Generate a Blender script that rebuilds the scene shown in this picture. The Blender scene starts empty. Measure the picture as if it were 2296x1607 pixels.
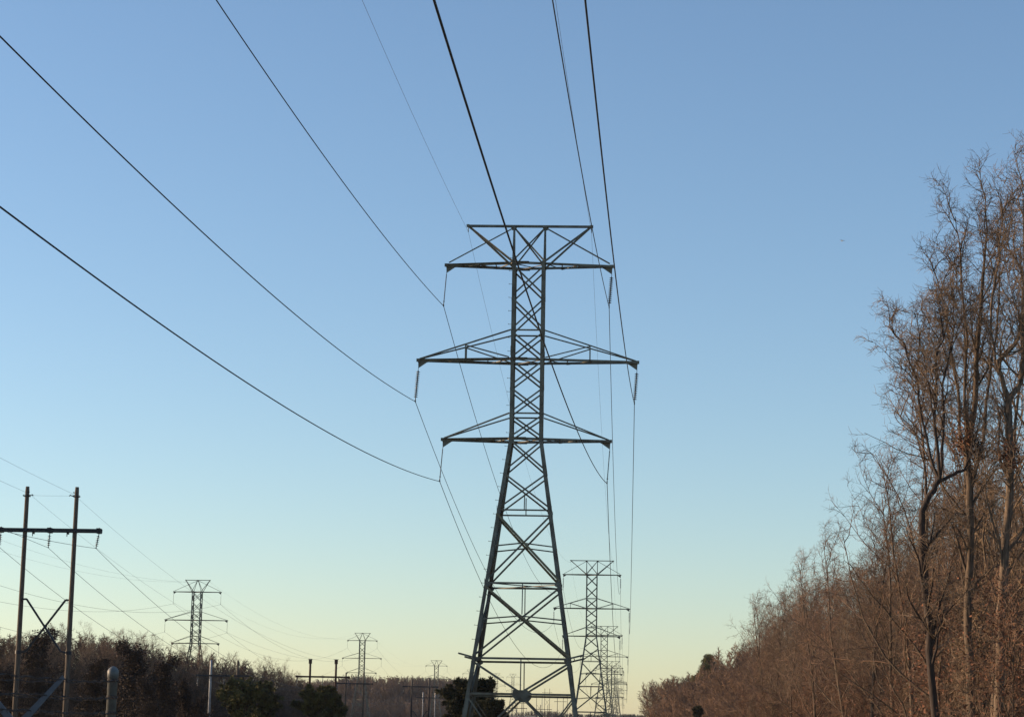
import bpy, math, random
import numpy as np
from mathutils import Vector, Matrix
PI = math.pi
S = bpy.context.scene
COL = S.collection

HAZE = .000035
# ------------------------------------------------------------------ camera
F, CX, CY, ROLL, HZ, VX, EYE = 4800.0, 1148.0, 803.5, 0.018, 1650.0, 1402.0, 1.7
pitch = math.atan((HZ - CY) / F)
yaw = math.atan((VX - (CX - ROLL * (HZ - CY))) / math.hypot(F, HZ - CY))
fwd = np.array([-math.sin(yaw) * math.cos(pitch), math.cos(yaw) * math.cos(pitch), math.sin(pitch)])
r0 = np.array([math.cos(yaw), math.sin(yaw), 0.0]); u0 = np.cross(r0, fwd)
rgt = math.cos(ROLL) * r0 + math.sin(ROLL) * u0
upv = -math.sin(ROLL) * r0 + math.cos(ROLL) * u0
cam_d = bpy.data.cameras.new('camera'); cam = bpy.data.objects.new('camera', cam_d); COL.objects.link(cam)
m = Matrix.Identity(4)
for i in range(3):
    m[i][0], m[i][1], m[i][2] = rgt[i], upv[i], -fwd[i]
m[2][3] = EYE
cam.matrix_world = m
cam_d.sensor_width = 36; cam_d.lens = 36 * F / 2296; cam_d.clip_start = .1; cam_d.clip_end = 20000
S.camera = cam

def at(x, y, Y):
    """survey helper: the point of the sight line through a photo position that lies Y metres up the corridor"""
    d = fwd + rgt * (x - CX) / F - upv * (y - CY) / F
    return d * (Y / d[1]) + np.array([0, 0, EYE])

# ------------------------------------------------------------------ terrain
TY = [-300, 0, 700, 905, 1000, 1135, 1280, 1400, 1500, 1750, 1900, 2300, 3200, 9000]
TZ = [0, 0, 0, -3, -1, 3, 7, 11, 13, 13, 12, 6, 0, 0]
LY = [-300, 0, 400, 507, 817, 1135, 1400, 1668, 1918, 2300, 3200, 9000]
LZ = [0, 0, 0, .6, 3, 4, 10, 13, 20, 14, 2, 0]
def ground_z(x, y):
    a = np.interp(y, TY, TZ); b = np.interp(y, LY, LZ)
    t = np.clip((-30 - np.asarray(x, float)) / 50, 0, 1)
    return a * (1 - t) + b * t

# ------------------------------------------------------------------ materials
def mat(name, col, rough=.8, metal=0.0, var=.25, scale=8.0, col2=None, spec=.3, obj_rand=0.0, stretch=None, bump=0.0, transl=0.0):
    M = bpy.data.materials.new(name); M.use_nodes = True
    nt = M.node_tree; N = nt.nodes; L = nt.links
    b = N['Principled BSDF']
    b.inputs['Roughness'].default_value = rough; b.inputs['Metallic'].default_value = metal
    b.inputs['Specular IOR Level'].default_value = spec
    tc = N.new('ShaderNodeTexCoord'); mp = N.new('ShaderNodeMapping')
    L.new(tc.outputs['Object'], mp.inputs[0])
    if stretch: mp.inputs['Scale'].default_value = stretch
    nz = N.new('ShaderNodeTexNoise'); nz.inputs['Scale'].default_value = scale; nz.inputs['Detail'].default_value = 5
    L.new(mp.outputs[0], nz.inputs['Vector'])
    rp = N.new('ShaderNodeValToRGB')
    c2 = col2 or [c * (1 - var) for c in col]
    rp.color_ramp.elements[0].position = .35; rp.color_ramp.elements[1].position = .65
    rp.color_ramp.elements[0].color = (*c2, 1); rp.color_ramp.elements[1].color = (*col, 1)
    L.new(nz.outputs['Fac'], rp.inputs['Fac'])
    out = rp.outputs['Color']
    if obj_rand:
        oi = N.new('ShaderNodeObjectInfo'); hs = N.new('ShaderNodeHueSaturation')
        mr = N.new('ShaderNodeMapRange'); mr.inputs[3].default_value = 1 - obj_rand; mr.inputs[4].default_value = 1 + obj_rand
        L.new(oi.outputs['Random'], mr.inputs[0]); L.new(mr.outputs[0], hs.inputs['Value']); L.new(out, hs.inputs['Color'])
        out = hs.outputs['Color']
    L.new(out, b.inputs['Base Color'])
    if bump:
        bp = N.new('ShaderNodeBump'); bp.inputs['Strength'].default_value = bump; bp.inputs['Distance'].default_value = .02
        L.new(nz.outputs['Fac'], bp.inputs['Height']); L.new(bp.outputs[0], b.inputs['Normal'])
    return M
STEEL = mat('weathered_galvanised_steel', (.165, .17, .135), .65, .08, scale=1.3, col2=(.085, .08, .06), spec=.3)
STEEL_L = mat('sun_toned_steel', (.20, .19, .115), .7, 0, scale=1.5, col2=(.13, .12, .075))  # tower steel with the warm olive of sunlight put into its colour
DARK = mat('dark_crossarm_steel', (.022, .026, .032), .5, .1, scale=3)
RUST = mat('brown_crossarm_timber', (.07, .04, .03), .8, 0, scale=3)
PORC = mat('grey_glazed_porcelain', (.07, .085, .10), .25, 0, scale=20, spec=.5)
WIRE = mat('aged_aluminium_wire', (.02, .022, .028), .6, .2, scale=2)
THIN = mat('thin_steel_wire', (.13, .14, .15), .6, .2, scale=2)
WOOD = mat('weathered_pole_timber', (.13, .105, .08), .85, 0, scale=6, col2=(.06, .048, .038), stretch=(3, 3, .25), bump=.5)
GALV = mat('galvanised_pole_steel', (.36, .37, .38), .5, .3, scale=2, col2=(.24, .26, .28))
POST = mat('galvanised_fence_steel', (.13, .14, .14), .55, .15, scale=25, col2=(.09, .095, .095), spec=.4)
ARMM = mat('shade_toned_arm_steel', (.11, .125, .15), .6, .1, scale=20)  # fence steel with the bluish dark of shade put into its colour
BARB = mat('rusted_barbed_wire', (.035, .03, .028), .7, .2, scale=30)
CONC = mat('footing_concrete', (.35, .34, .31), .9, 0, scale=6)
BARK = mat('grey_brown_bark', (.17, .125, .085), .9, 0, scale=5, col2=(.06, .045, .033), stretch=(3, 3, .5), obj_rand=.25, bump=.8)
BARKD = mat('dark_bark', (.06, .045, .036), .9, 0, scale=5, col2=(.028, .021, .018), stretch=(3, 3, .5), bump=.8)  # darker brown than the common bark
TWIG = mat('brown_twigs', (.28, .20, .13), .85, 0, scale=2.2, col2=(.065, .047, .034), obj_rand=.3)  # dark noise tone paints shade in among the lit twigs
TWIGR = mat('reddish_brown_twigs', (.27, .165, .105), .85, 0, scale=2.2, col2=(.058, .04, .03), obj_rand=.3)  # shaded gaps between twigs mixed into the colour by the noise
LEAF = mat('rust_dry_leaves', (.22, .095, .05), .8, 0, scale=1.5, col2=(.10, .046, .028), obj_rand=.2)
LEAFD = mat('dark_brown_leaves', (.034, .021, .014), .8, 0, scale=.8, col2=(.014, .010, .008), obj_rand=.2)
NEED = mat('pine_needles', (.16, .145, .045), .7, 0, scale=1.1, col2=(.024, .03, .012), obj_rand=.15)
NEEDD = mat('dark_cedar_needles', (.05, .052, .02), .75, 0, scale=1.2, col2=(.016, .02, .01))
WOODS = mat('distant_bare_twigs', (.25, .155, .095), .9, 0, scale=.28, col2=(.055, .041, .034))  # second colour stands for the shadowed gaps in the wood
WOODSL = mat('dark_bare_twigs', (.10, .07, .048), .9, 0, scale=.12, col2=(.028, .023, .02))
WOODSF = mat('far_bare_twigs', (.15, .105, .075), .9, 0, scale=.03, col2=(.075, .057, .048))
RIDGE = mat('far_ridge_trees', (.03, .035, .035), .9, 0, scale=.02, col2=(.018, .02, .024))  # very dark bluish tone for the far line of woods
GRASS = mat('dry_winter_grass', (.20, .15, .085), .95, 0, scale=.12, col2=(.10, .085, .05))
BIRD = mat('grey_bird_feathers', (.30, .36, .44), .8, 0, scale=30)

# ------------------------------------------------------------------ mesh helpers
class MB:
    def __init__(s): s.v = []; s.f = []
    def poly(s, prof0, prof1):
        n = len(prof0); b = len(s.v)
        s.v += [tuple(p) for p in prof0] + [tuple(p) for p in prof1]
        for i in range(n):
            j = (i + 1) % n; s.f.append((b + i, b + j, b + n + j, b + n + i))
        s.f.append(tuple(range(b + n - 1, b - 1, -1))); s.f.append(tuple(range(b + n, b + 2 * n)))
    def angle(s, p0, p1, w, t=None, a=None):
        """an L-section steel member; a = direction one flange points to"""
        if w < .13 and t is None: w *= 1.15
        p0 = Vector(p0); p1 = Vector(p1); t = t or w * .14
        ax = (p1 - p0).normalized(); a = Vector(a or (0, 0, 1))
        a = a - ax * a.dot(ax)
        if a.length < 1e-4: a = Vector((1, 0, 0)) - ax * ax.x
        a.normalize(); b = ax.cross(a)
        pr = [(0, 0), (w, 0), (w, t), (t, t), (t, w), (0, w)]
        s.poly([p0 + a * (x - w / 2.5) + b * (y - w / 2.5) for x, y in pr], [p1 + a * (x - w / 2.5) + b * (y - w / 2.5) for x, y in pr])
    def leg(s, p0, p1, w, sx, sy):
        p0 = Vector(p0); p1 = Vector(p1); t = w * .13
        pr = [(0, 0), (w, 0), (w, t), (t, t), (t, w), (0, w)]
        s.poly([p0 + Vector((-sx * x, -sy * y, 0)) for x, y in pr], [p1 + Vector((-sx * x, -sy * y, 0)) for x, y in pr])
    def rod(s, p0, p1, r0_, r1_=None, n=8, ref=(.3, .9, .1)):
        p0 = Vector(p0); p1 = Vector(p1); r1_ = r0_ if r1_ is None else r1_
        ax = (p1 - p0).normalized(); a = ax.cross(Vector(ref)).normalized(); b = ax.cross(a)
        c = [(math.cos(2 * PI * i / n), math.sin(2 * PI * i / n)) for i in range(n)]
        s.poly([p0 + a * (x * r0_) + b * (y * r0_) for x, y in c], [p1 + a * (x * r1_) + b * (y * r1_) for x, y in c])
    def bar(s, p0, p1, w, h):
        p0 = Vector(p0); p1 = Vector(p1); ax = (p1 - p0).normalized()
        up = Vector((0, 0, 1)) if abs(ax.z) < .9 else Vector((0, 1, 0))
        a = ax.cross(up).normalized(); b = a.cross(ax)
        c = [(-w / 2, -h / 2), (w / 2, -h / 2), (w / 2, h / 2), (-w / 2, h / 2)]
        s.poly([p0 + a * x + b * y for x, y in c], [p1 + a * x + b * y for x, y in c])
    def plate(s, pts, th, n):
        n = Vector(n).normalized() * th / 2
        s.poly([Vector(p) - n for p in pts], [Vector(p) + n for p in pts])
    def lathe(s, p0, p1, prof, n=10):
        """prof: list of (t along axis, radius)"""
        p0 = Vector(p0); p1 = Vector(p1); ax = (p1 - p0).normalized(); a = ax.cross(Vector((.3, .9, .1))).normalized(); b = ax.cross(a)
        base = len(s.v)
        for t, r in prof:
            c = p0.lerp(p1, t)
            for i in range(n):
                s.v.append(tuple(c + a * (r * math.cos(2 * PI * i / n)) + b * (r * math.sin(2 * PI * i / n))))
        for k in range(len(prof) - 1):
            for i in range(n):
                j = (i + 1) % n; s.f.append((base + k * n + i, base + k * n + j, base + (k + 1) * n + j, base + (k + 1) * n + i))
        s.f.append(tuple(base + i for i in range(n - 1, -1, -1))); e = base + (len(prof) - 1) * n
        s.f.append(tuple(e + i for i in range(n)))
    def tube(s, pts, r, n=5):
        pts = [Vector(p) for p in pts]; base = len(s.v); m_ = len(pts)
        for i, p in enumerate(pts):
            ax = (pts[min(i + 1, m_ - 1)] - pts[max(i - 1, 0)]).normalized()
            a = ax.cross(Vector((.05, .1, 1))).normalized(); b = ax.cross(a)
            for k in range(n):
                an = 2 * PI * k / n; s.v.append(tuple(p + a * (r * math.cos(an)) + b * (r * math.sin(an))))
        for i in range(m_ - 1):
            for k in range(n):
                j = (k + 1) % n; s.f.append((base + i * n + k, base + i * n + j, base + (i + 1) * n + j, base + (i + 1) * n + k))
    def build(s, name, M, parent=None, smooth=False):
        me = bpy.data.meshes.new(name); me.from_pydata(s.v, [], s.f); me.update()
        if smooth: me.polygons.foreach_set('use_smooth', [True] * len(me.polygons))
        me.materials.append(M)
        return link(bpy.data.objects.new(name, me), parent)
def link(o, parent=None):
    COL.objects.link(o)
    if parent: o.parent = parent
    return o
def np_mesh(name, V, Fq, M, parent=None, mats=None, midx=None):
    """V (n,3), Fq (k,4)"""
    me = bpy.data.meshes.new(name); me.vertices.add(len(V)); me.vertices.foreach_set('co', np.ascontiguousarray(V, np.float32).ravel())
    k = len(Fq); me.loops.add(4 * k); me.loops.foreach_set('vertex_index', np.ascontiguousarray(Fq, np.int32).ravel())
    me.polygons.add(k); me.polygons.foreach_set('loop_start', np.arange(0, 4 * k, 4, dtype=np.int32))
    me.update(calc_edges=True)
    for x in (mats or [M]): me.materials.append(x)
    if midx is not None: me.polygons.foreach_set('material_index', np.asarray(midx, np.int32))
    o = bpy.data.objects.new(name, me)
    return link(o, parent)
def tag(o, label=None, cat=None, group=None, kind=None):
    if label: o['label'] = label
    if cat: o['category'] = cat
    if group: o['group'] = group
    if kind: o['kind'] = kind
    return o
def empty(name, loc, rz=0.0):
    o = bpy.data.objects.new(name, None); o.location = loc; o.rotation_euler = (0, 0, rz); o.empty_display_size = .5
    return link(o)
def kids(o): return [c for c in bpy.data.objects if c.parent == o]
KIDS = {}
def copy_tree(o, parent=None):
    if o.name not in KIDS: KIDS[o.name] = kids(o)
    c = o.copy(); COL.objects.link(c)
    if parent: c.parent = parent
    for ch in KIDS[o.name]: copy_tree(ch, c)
    return c

# ------------------------------------------------------------------ ground
xs = np.concatenate([np.linspace(-6000, -300, 14), np.linspace(-260, 260, 53), np.linspace(300, 6000, 14)])
ys = np.concatenate([np.linspace(-900, -60, 8), np.linspace(-40, 2400, 123), np.linspace(2500, 9000, 14)])
G = np.array([[x, y, float(ground_z(x, y)) + .12 * math.sin(x * .11) * math.sin(y * .07) * (1 if abs(x) < 280 else 0)] for y in ys for x in xs])
nx = len(xs); q = np.array([[j * nx + i, j * nx + i + 1, (j + 1) * nx + i + 1, (j + 1) * nx + i] for j in range(len(ys) - 1) for i in range(nx - 1)])
g = np_mesh('ground', G, q, GRASS); tag(g, kind='structure')

# ------------------------------------------------------------------ lattice towers
BASEZ = 0.0
def half(z): return 1.12 if z >= 21.5 else 1.12 + (21.5 - z) * .1405
def insul(p, kind, lean):
    """hanging string; returns (mesh builder, bottom)"""
    mb = MB(); p = Vector(p); L = 2.275; b = p + Vector((lean, 0, -L)); 
    mb.rod(p, p.lerp(b, .09), .02)
    if kind == 'disc':
        n = 13; prof = [(.08, .02)]
        for i in range(n):
            t = .1 + .82 * i / n; h = .82 / n
            prof += [(t, .04), (t + h * .25, .05), (t + h * .45, .14), (t + h * .6, .14), (t + h * .68, .04)]
        prof += [(.95, .02)]
    else:
        n = 26; prof = [(.06, .018), (.07, .035), (.1, .035), (.105, .02)]
        for i in range(n):
            t = .12 + .76 * i / n; h = .76 / n
            prof += [(t, .022), (t + h * .4, .047), (t + h * .6, .022)]
        prof += [(.88, .02), (.885, .06), (.905, .06), (.91, .02), (.96, .03)]
    mb.lathe(p, b, prof, 10)
    return mb, b
def add_insulator(root, p, kind, lean, part=True):
    mb, b = insul(p, kind, lean)
    o = mb.build('insulator_string', PORC if kind == 'disc' else DARK, root, True)
    c = MB(); c.bar(b + Vector((0, -.17, -.05)), b + Vector((0, .17, -.05)), .07, .1); c.rod(b + Vector((0, 0, .12)), b + Vector((0, 0, -.02)), .035)
    c.build('wire_clamp', DARK, o)
    return b
ARMS = [('upper_crossarm', 5.72, 33.62, None), ('middle_crossarm', 7.5, 26.95, 28.92), ('lower_crossarm', 5.7, 21.5, 23.2)]
def make_tower(name, peak='posts', kinds=None, lean=0.0, detail=True):
    root = empty(name, (0, 0, 0))
    lw = .235 if detail else .22
    for sx in (-1, 1):
        for sy in (-1, 1):
            mb = MB(); h0 = half(0)
            mb.leg((sx * h0, sy * h0, 0), (sx * 1.12, sy * 1.12, 21.5), lw + .01, sx, sy)
            mb.leg((sx * 1.12, sy * 1.12, 21.5), (sx * 1.12, sy * 1.12, 33.75), lw, sx, sy)
            for z in (3.2, 11.66, 16.57, 21.5, 27.5):       # splice plates
                hh = half(z); mb.plate([(sx * (hh + .012), sy * hh, z - .3), (sx * (hh + .012), sy * (hh - .22), z - .3), (sx * (hh + .012 - .0), sy * (hh - .22), z + .3), (sx * (hh + .012), sy * hh, z + .3)], .02, (1, 0, 0))
            if peak == 'posts':
                mb.angle((sx * 1.08, sy * 1.08, 33.6), (sx * 1.08, sy * .04, 36.35), .12, a=(-sx, 0, 0))
            mb.build('leg', STEEL, root)
            c = MB(); c.lathe((sx * h0, sy * h0, -.4), (sx * h0, sy * h0, .35), [(0, .45), (.99, .45), (1, .38)], 14); c.build('footing', CONC, root)
    # four faces of bracing
    def corner(face, side, z):
        h = half(z) - .03
        return {0: (side * h, -h, z), 1: (side * h, h, z), 2: (-h, side * h, z), 3: (h, side * h, z)}[face]
    def mid(face, z):
        h = half(z) - .03
        return {0: (0, -h, z), 1: (0, h, z), 2: (-h, 0, z), 3: (h, 0, z)}[face]
    nrm = {0: (0, 1, 0), 1: (0, -1, 0), 2: (1, 0, 0), 3: (-1, 0, 0)}
    up_lv = [33.55, 31.24, 28.92, 26.95, 25.04, 23.2, 21.5, 19.17, 16.57]
    for f in range(4):
        mb = MB(); mo = MB(); n = nrm[f]; nv = Vector(n)
        def M_(p, q_, w=.09, off=0.0, b=None): (b or mb).angle(Vector(p) + nv * off, Vector(q_) + nv * off, w, a=n)
        for a_, b_ in zip(up_lv[:-1], up_lv[1:]):
            w = .095
            M_(corner(f, -1, a_ - .1), corner(f, 1, b_ + .1), w); M_(corner(f, 1, a_ - .1), corner(f, -1, b_ + .1), w, .07)
        for z, w in ((28.92, .085), (23.2, .085), (16.57, .085), (11.66, .1), (6.7, .12), (4.4, .12)):
            M_(corner(f, -1, z), corner(f, 1, z), w, .03)
        M_(mid(f, 17.75), mid(f, 16.6), .06)
        # big X panels with redundant members
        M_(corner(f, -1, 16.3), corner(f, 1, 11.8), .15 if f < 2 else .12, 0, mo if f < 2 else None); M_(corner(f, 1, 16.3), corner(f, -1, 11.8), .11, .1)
        zc = 14.25
        for s_ in (-1, 1): M_(corner(f, s_, zc - .15), mid(f, zc + .1), .075, .02)
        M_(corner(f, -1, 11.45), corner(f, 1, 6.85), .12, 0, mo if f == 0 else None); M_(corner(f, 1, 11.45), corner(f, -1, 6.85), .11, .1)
        zc = 9.4
        for s_ in (-1, 1): M_(corner(f, s_, zc - .15), mid(f, zc + .1), .075, .02)
        M_(mid(f, 11.6), mid(f, 9.6), .06); M_(mid(f, 6.65), mid(f, 4.6), .065)
        for s_ in (-1, 1):
            M_(corner(f, s_, 6.5), mid(f, 4.5), .12, 0); M_(mid(f, 4.3), corner(f, s_, .3), .12, 0)
            A = Vector(mid(f, 4.3)).lerp(Vector(corner(f, s_, .3)), .5); M_(corner(f, s_, 4.3), A, .085, .02)
        c4 = Vector(mid(f, 4.4)); t = Vector((1, 0, 0)) if f < 2 else Vector((0, 1, 0)); z_ = Vector((0, 0, 1))
        mb.plate([c4 - t * .5 + z_ * .28, c4 - t * .5 - z_ * .12, c4 - t * .28 - z_ * .4, c4 + t * .28 - z_ * .4, c4 + t * .5 - z_ * .12, c4 + t * .5 + z_ * .28], .03, n)
        for z in (28.92, 23.2, 16.4, 11.6, 6.65, 33.5, 26.9, 21.4):
            for s_ in (-1, 1):
                c_ = Vector(corner(f, s_, z)); w = .2 if z > 12 else .3
                mb.plate([c_ + z_ * w, c_ - t * s_ * w * 1.2 + z_ * w * .3, c_ - t * s_ * w * 1.2 - z_ * w * .3, c_ - z_ * w], .02, n)
        o = mb.build('face_bracing', STEEL, root)
        if mo.v: mo.build('sun_toned_brace', STEEL_L, root)  # diagonals that carry the sunlit tone in their colour
    # inner plan bracing and anti-climb outriggers
    for z in (11.66, 21.5, 26.95, 33.55):
        mb = MB(); h = half(z) - .05
        mb.angle((-h, -h, z), (h, h, z), .06); mb.angle((-h, h, z - .08), (h, -h, z - .08), .06)
        mb.build('plan_bracing', STEEL, root)
    if detail:
        h = half(6.7)
        for sx in (-1, 1):
            mb = MB()
            for sy in (-1, 1):
                mb.angle((sx * (h - .1), sy * h, 6.74), (sx * (h + .85), sy * (h + .0), 6.98), .1)
                mb.bar((sx * (h + .8), sy * h, 6.96), (sx * (h + .9), sy * h, 7.02), .14, .1)
            mb.angle((sx * (h + .25), -h, 6.82), (sx * (h + .25), h, 6.82), .05)
            mb.build('anti_climb_outrigger', STEEL, root)
        for i in range(33):
            z = 4.2 + i * .93
            if z > 35.5: break
            h = half(z) if z < 33.7 else 1.05
            yy = -h + .1 if z < 33.7 else -(36.35 - z) / 2.75 * 1.05
            mb = MB(); mb.rod((-h + .05, yy, z), (-h - .2, yy, z + .01), .013, n=6); mb.rod((-h - .2, yy, z - .015), (-h - .2, yy, z + .05), .018, n=6)
            if z > 7.6: mb.build('step_bolt', STEEL, root)
    # peak
    mb = MB(); bw = 4.28 if peak == 'posts' else 2.95
    mb.angle((-bw, -.02, 36.42), (bw, -.02, 36.42), .15, a=(0, 0, -1)); mb.angle((bw, .04, 36.42), (-bw, .04, 36.42), .15, a=(0, 0, -1))
    for sx in (-1, 1):
        mb.bar((sx * (bw - .1), 0, 36.42), (sx * (bw + .1), 0, 36.42), .2, .17)
        mb.rod((sx * (bw - .02), 0, 36.35), (sx * (bw - .02), 0, 36.05), .03); mb.bar((sx * (bw - .02), -.1, 36.03), (sx * (bw - .02), .1, 36.03), .05, .07)
    mb.build('shield_wire_beam', STEEL, root)
    mb = MB()
    for sx in (-1, 1):
        for sy in (-1, 1):
            c_ = (sx * 1.1, sy * 1.1, 33.7)
            mb.angle((sx * (bw - .1), 0, 36.35), c_, .12, a=(0, sy, 0))
            if peak == 'posts': mb.angle((-sx * 1.08, 0, 36.33), (sx * 1.1, sy * 1.08, 33.72), .09, a=(0, sy, 0))
            else: mb.angle((sx * .1, 0, 36.33), c_, .1, a=(0, sy, 0))
        xp = 1.1 if peak == 'posts' else .1
        mb.angle((sx * xp, 0, 36.3), (sx * 5.55, 0, 33.8), .075, a=(0, 1, 0))
        mb.plate([(sx * xp - .25, 0, 36.4), (sx * xp + .25, 0, 36.4), (sx * xp + .12, 0, 36.12), (sx * xp - .12, 0, 36.12)], .03, (0, 1, 0))
    mb.build('peak_bracing', STEEL, root)
    bottoms = {}
    for ai, (an, tip, z, zt) in enumerate(ARMS):
        for sx in (-1, 1):
            mb = MB(); b1 = 1.12
            for sy in (-1, 1):
                mb.angle((-sx * b1 if sx > 0 else 0.02, sy * b1, z), (sx * tip, sy * .05, z), .17, a=(0, 0, -1))
                if sx < 0: mb.angle((0, sy * b1, z), (-b1, sy * b1, z), .17, a=(0, 0, -1))
                if zt:
                    mb.angle((sx * b1, sy * b1, zt), (sx * (tip - .1), sy * .05, z + .08), .08, a=(0, 0, 1))
                    if ai == 1 and peak == 'posts':
                        k = .49; nx_ = b1 + (tip - b1) * k; ny = b1 * (1 - k); nz_ = zt + (z - zt) * k
                        mb.angle((sx * nx_, sy * ny, nz_), (sx * nx_, sy * ny, z), .07, a=(0, 1, 0))
                        mb.angle((sx * nx_, sy * ny, nz_ - .03), (sx * (b1 + .1), sy * b1, z + .08), .07, a=(0, 1, 0))
            ks = [0, .25, .5, .75]
            for i, k in enumerate(ks):
                x_ = b1 + (tip - b1) * k; y_ = b1 * (1 - k); s_ = 1 if i % 2 else -1
                mb.angle((sx * x_, -y_, z - .03), (sx * x_, y_, z - .03), .06)
                if i < 3:
                    x2 = b1 + (tip - b1) * ks[i + 1]; y2 = b1 * (1 - ks[i + 1]); mb.angle((sx * x_, s_ * y_, z - .06), (sx * x2, -s_ * y2, z - .06), .06)
            mb.bar((sx * (tip - .16), 0, z), (sx * (tip + .12), 0, z), .2, .2)
            mb.plate([(sx * (tip + .0), 0, z - .14), (sx * (tip - .62), 0, z - .14), (sx * (tip - .02), 0, z - .56)], .04, (0, 1, 0))
            mb.bar((sx * (tip - .66), 0, z - .12), (sx * (tip + .02), 0, z - .12), .12, .05)
            mb.build(an, STEEL, root)
            kd = kinds[(ai, sx)] if kinds else ('poly' if peak != 'posts' else 'disc')
            bottoms[(ai, sx)] = add_insulator(root, (sx * (tip - .03), 0, z - .52), kd, lean)
    root['_h'] = 36.42
    return root, bottoms, bw

T1X, T1RZ = -6.88, math.radians(.6)
kinds = {(0, -1): 'poly', (0, 1): 'disc', (1, -1): 'disc', (1, 1): 'disc', (2, -1): 'poly', (2, 1): 'poly'}
t1, bot1, bw1 = make_tower('lattice_tower', 'posts', kinds, -.16)
t1.location = (T1X, 144, float(ground_z(T1X, 144))); t1.rotation_euler.z = T1RZ
tag(t1, 'large dark steel lattice tower standing closest, in the middle of the picture', 'power tower', 'lattice towers of the near line')
def wp(root_loc, rz, p):
    c, s = math.cos(rz), math.sin(rz); return (root_loc[0] + p[0] * c - p[1] * s, root_loc[1] + p[0] * s + p[1] * c, root_loc[2] + p[2])

t2, bot2, _ = make_tower('lattice_tower', 'posts', None, 0.0, False)
t2.location = (T1X, 427, float(ground_z(T1X, 427)))
tag(t2, 'second lattice tower of the near line, showing just right of the largest tower', 'power tower', 'lattice towers of the near line')
tower_lbl = {680: 'third lattice tower of the near line, its top at the second one\'s lowest arm',
             905: 'fourth lattice tower back along the near line, seen through the third', 1180: None, 1480: None, 1750: None, 2000: None}
TT = [(144, t1.location.copy(), T1RZ, bot1), (427, t2.location.copy(), 0.0, bot2)]
for Y, lb in tower_lbl.items():
    o = copy_tree(t2); o.location = (T1X, Y, float(ground_z(T1X, Y))); o.rotation_euler.z = math.radians({905: -2, 1480: 2}.get(Y, 0))
    tag(o, lb or 'tiny far lattice tower lost in the jumble of steel behind the second tower')
    TT.append((Y, o.location.copy(), o.rotation_euler.z, bot2))

l1, botl, bwl = make_tower('lattice_tower', 'vee', None, 0.0, False)
LROW = [(507, 'largest of the distant lattice towers on the left, just right of the wooden H-frame'),
        (817, 'distant lattice tower with drooping wires, above the small dark H-frame between the pines'),
        (1135, 'small lattice tower rising from the far wood, left of the rounded dark evergreen'),
        (1400, 'tiny lattice tower nearly hidden behind the far wood and the largest tower\'s left leg'),
        (1668, 'faint tiny lattice tower seen through the largest tower\'s legs, left one of two'),
        (1918, 'faint tiny lattice tower seen through the largest tower\'s legs, right one of two')]
LL = []
for i, (Y, lb) in enumerate(LROW):
    o = l1 if i == 0 else copy_tree(l1)
    X = {507: -102, 817: -100.2, 1135: -99.6}.get(Y, -100)
    o.location = (X, Y, float(ground_z(X, Y)))
    if Y == 1400: o.scale = (1, 1, .93)
    tag(o, lb, 'power tower', 'lattice towers of the left-hand line')
    LL.append((Y, o.location.copy(), 0.0, botl))

# ------------------------------------------------------------------ wires
def span(a, b, q, n=40):
    a = np.array(a, float); b = np.array(b, float); L = np.linalg.norm((b - a)[:2]); out = []
    for i in range(n + 1):
        t = i / n; p = a + (b - a) * t; p[2] -= q * L * L * t * (1 - t); out.append(tuple(p))
    return out
arm_n = ['upper', 'middle', 'lower']
def catmull(pts): return pts
NLBL = {(0, -1): 'wire held by the thin string under the largest tower\'s highest left arm',
        (0, 1): 'wire held by the ribbed string under the largest tower\'s highest right arm',
        (1, -1): 'wire held by the ribbed string at the left end of the largest tower\'s widest arm',
        (1, 1): 'wire held by the ribbed string at the right end of the largest tower\'s widest arm',
        (2, -1): 'wire held by the thin string under the lowest left arm of the largest tower',
        (2, 1): 'thickest-looking black wire, crossing the largest tower down to its lowest right arm'}
PB = {(0, -1): .0973, (0, 1): .1153, (1, -1): .0935, (1, 1): .1165, (2, -1): .0937, (2, 1): .0998}
for key, lb in NLBL.items():
    att = []
    for Y, loc, rz, bt in TT[:6]:
        b = bt[key]; att.append(wp(loc, rz, (b[0], b[1], b[2] - .08)))
    a = att[0]; s_, q_ = .013, .00038
    pts = []
    for i in range(90, 0, -1):
        u = 260 * i / 90; pts.append((a[0] - s_ * u, 144 - u + (a[1] - 144), a[2] - PB[key] * u + q_ * u * u))
    for i in range(len(att) - 1):
        sp = span(att[i], att[i + 1], .00036 if i == 0 else .00033); pts += sp[(0 if i == 0 else 1):]
    mb = MB(); mb.tube(pts, .0225, 6); tag(mb.build('conductor_wire', WIRE), lb, 'power line', 'conductors of the near line')
for sx in (-1, 1):
    att = [wp(loc, rz, (sx * (bw1 - .02), 0, 36.0)) for Y, loc, rz, bt in TT[:6]]
    a = att[0]; pts = [(a[0] - .013 * u, a[1] - u, a[2] - .0625 * u + .0003 * u * u) for u in [260 * i / 60 for i in range(60, 0, -1)]]
    for i in range(len(att) - 1): pts += span(att[i], att[i + 1], .00028)[(0 if i == 0 else 1):]
    mb = MB(); mb.tube(pts, .0085, 5)
    tag(mb.build('shield_wire', THIN), 'faint thin wire running to the %s end of the top beam of the largest tower' % ('left' if sx < 0 else 'right'), 'power line', 'shield wires of the near line')
LQ = .00036
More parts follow.
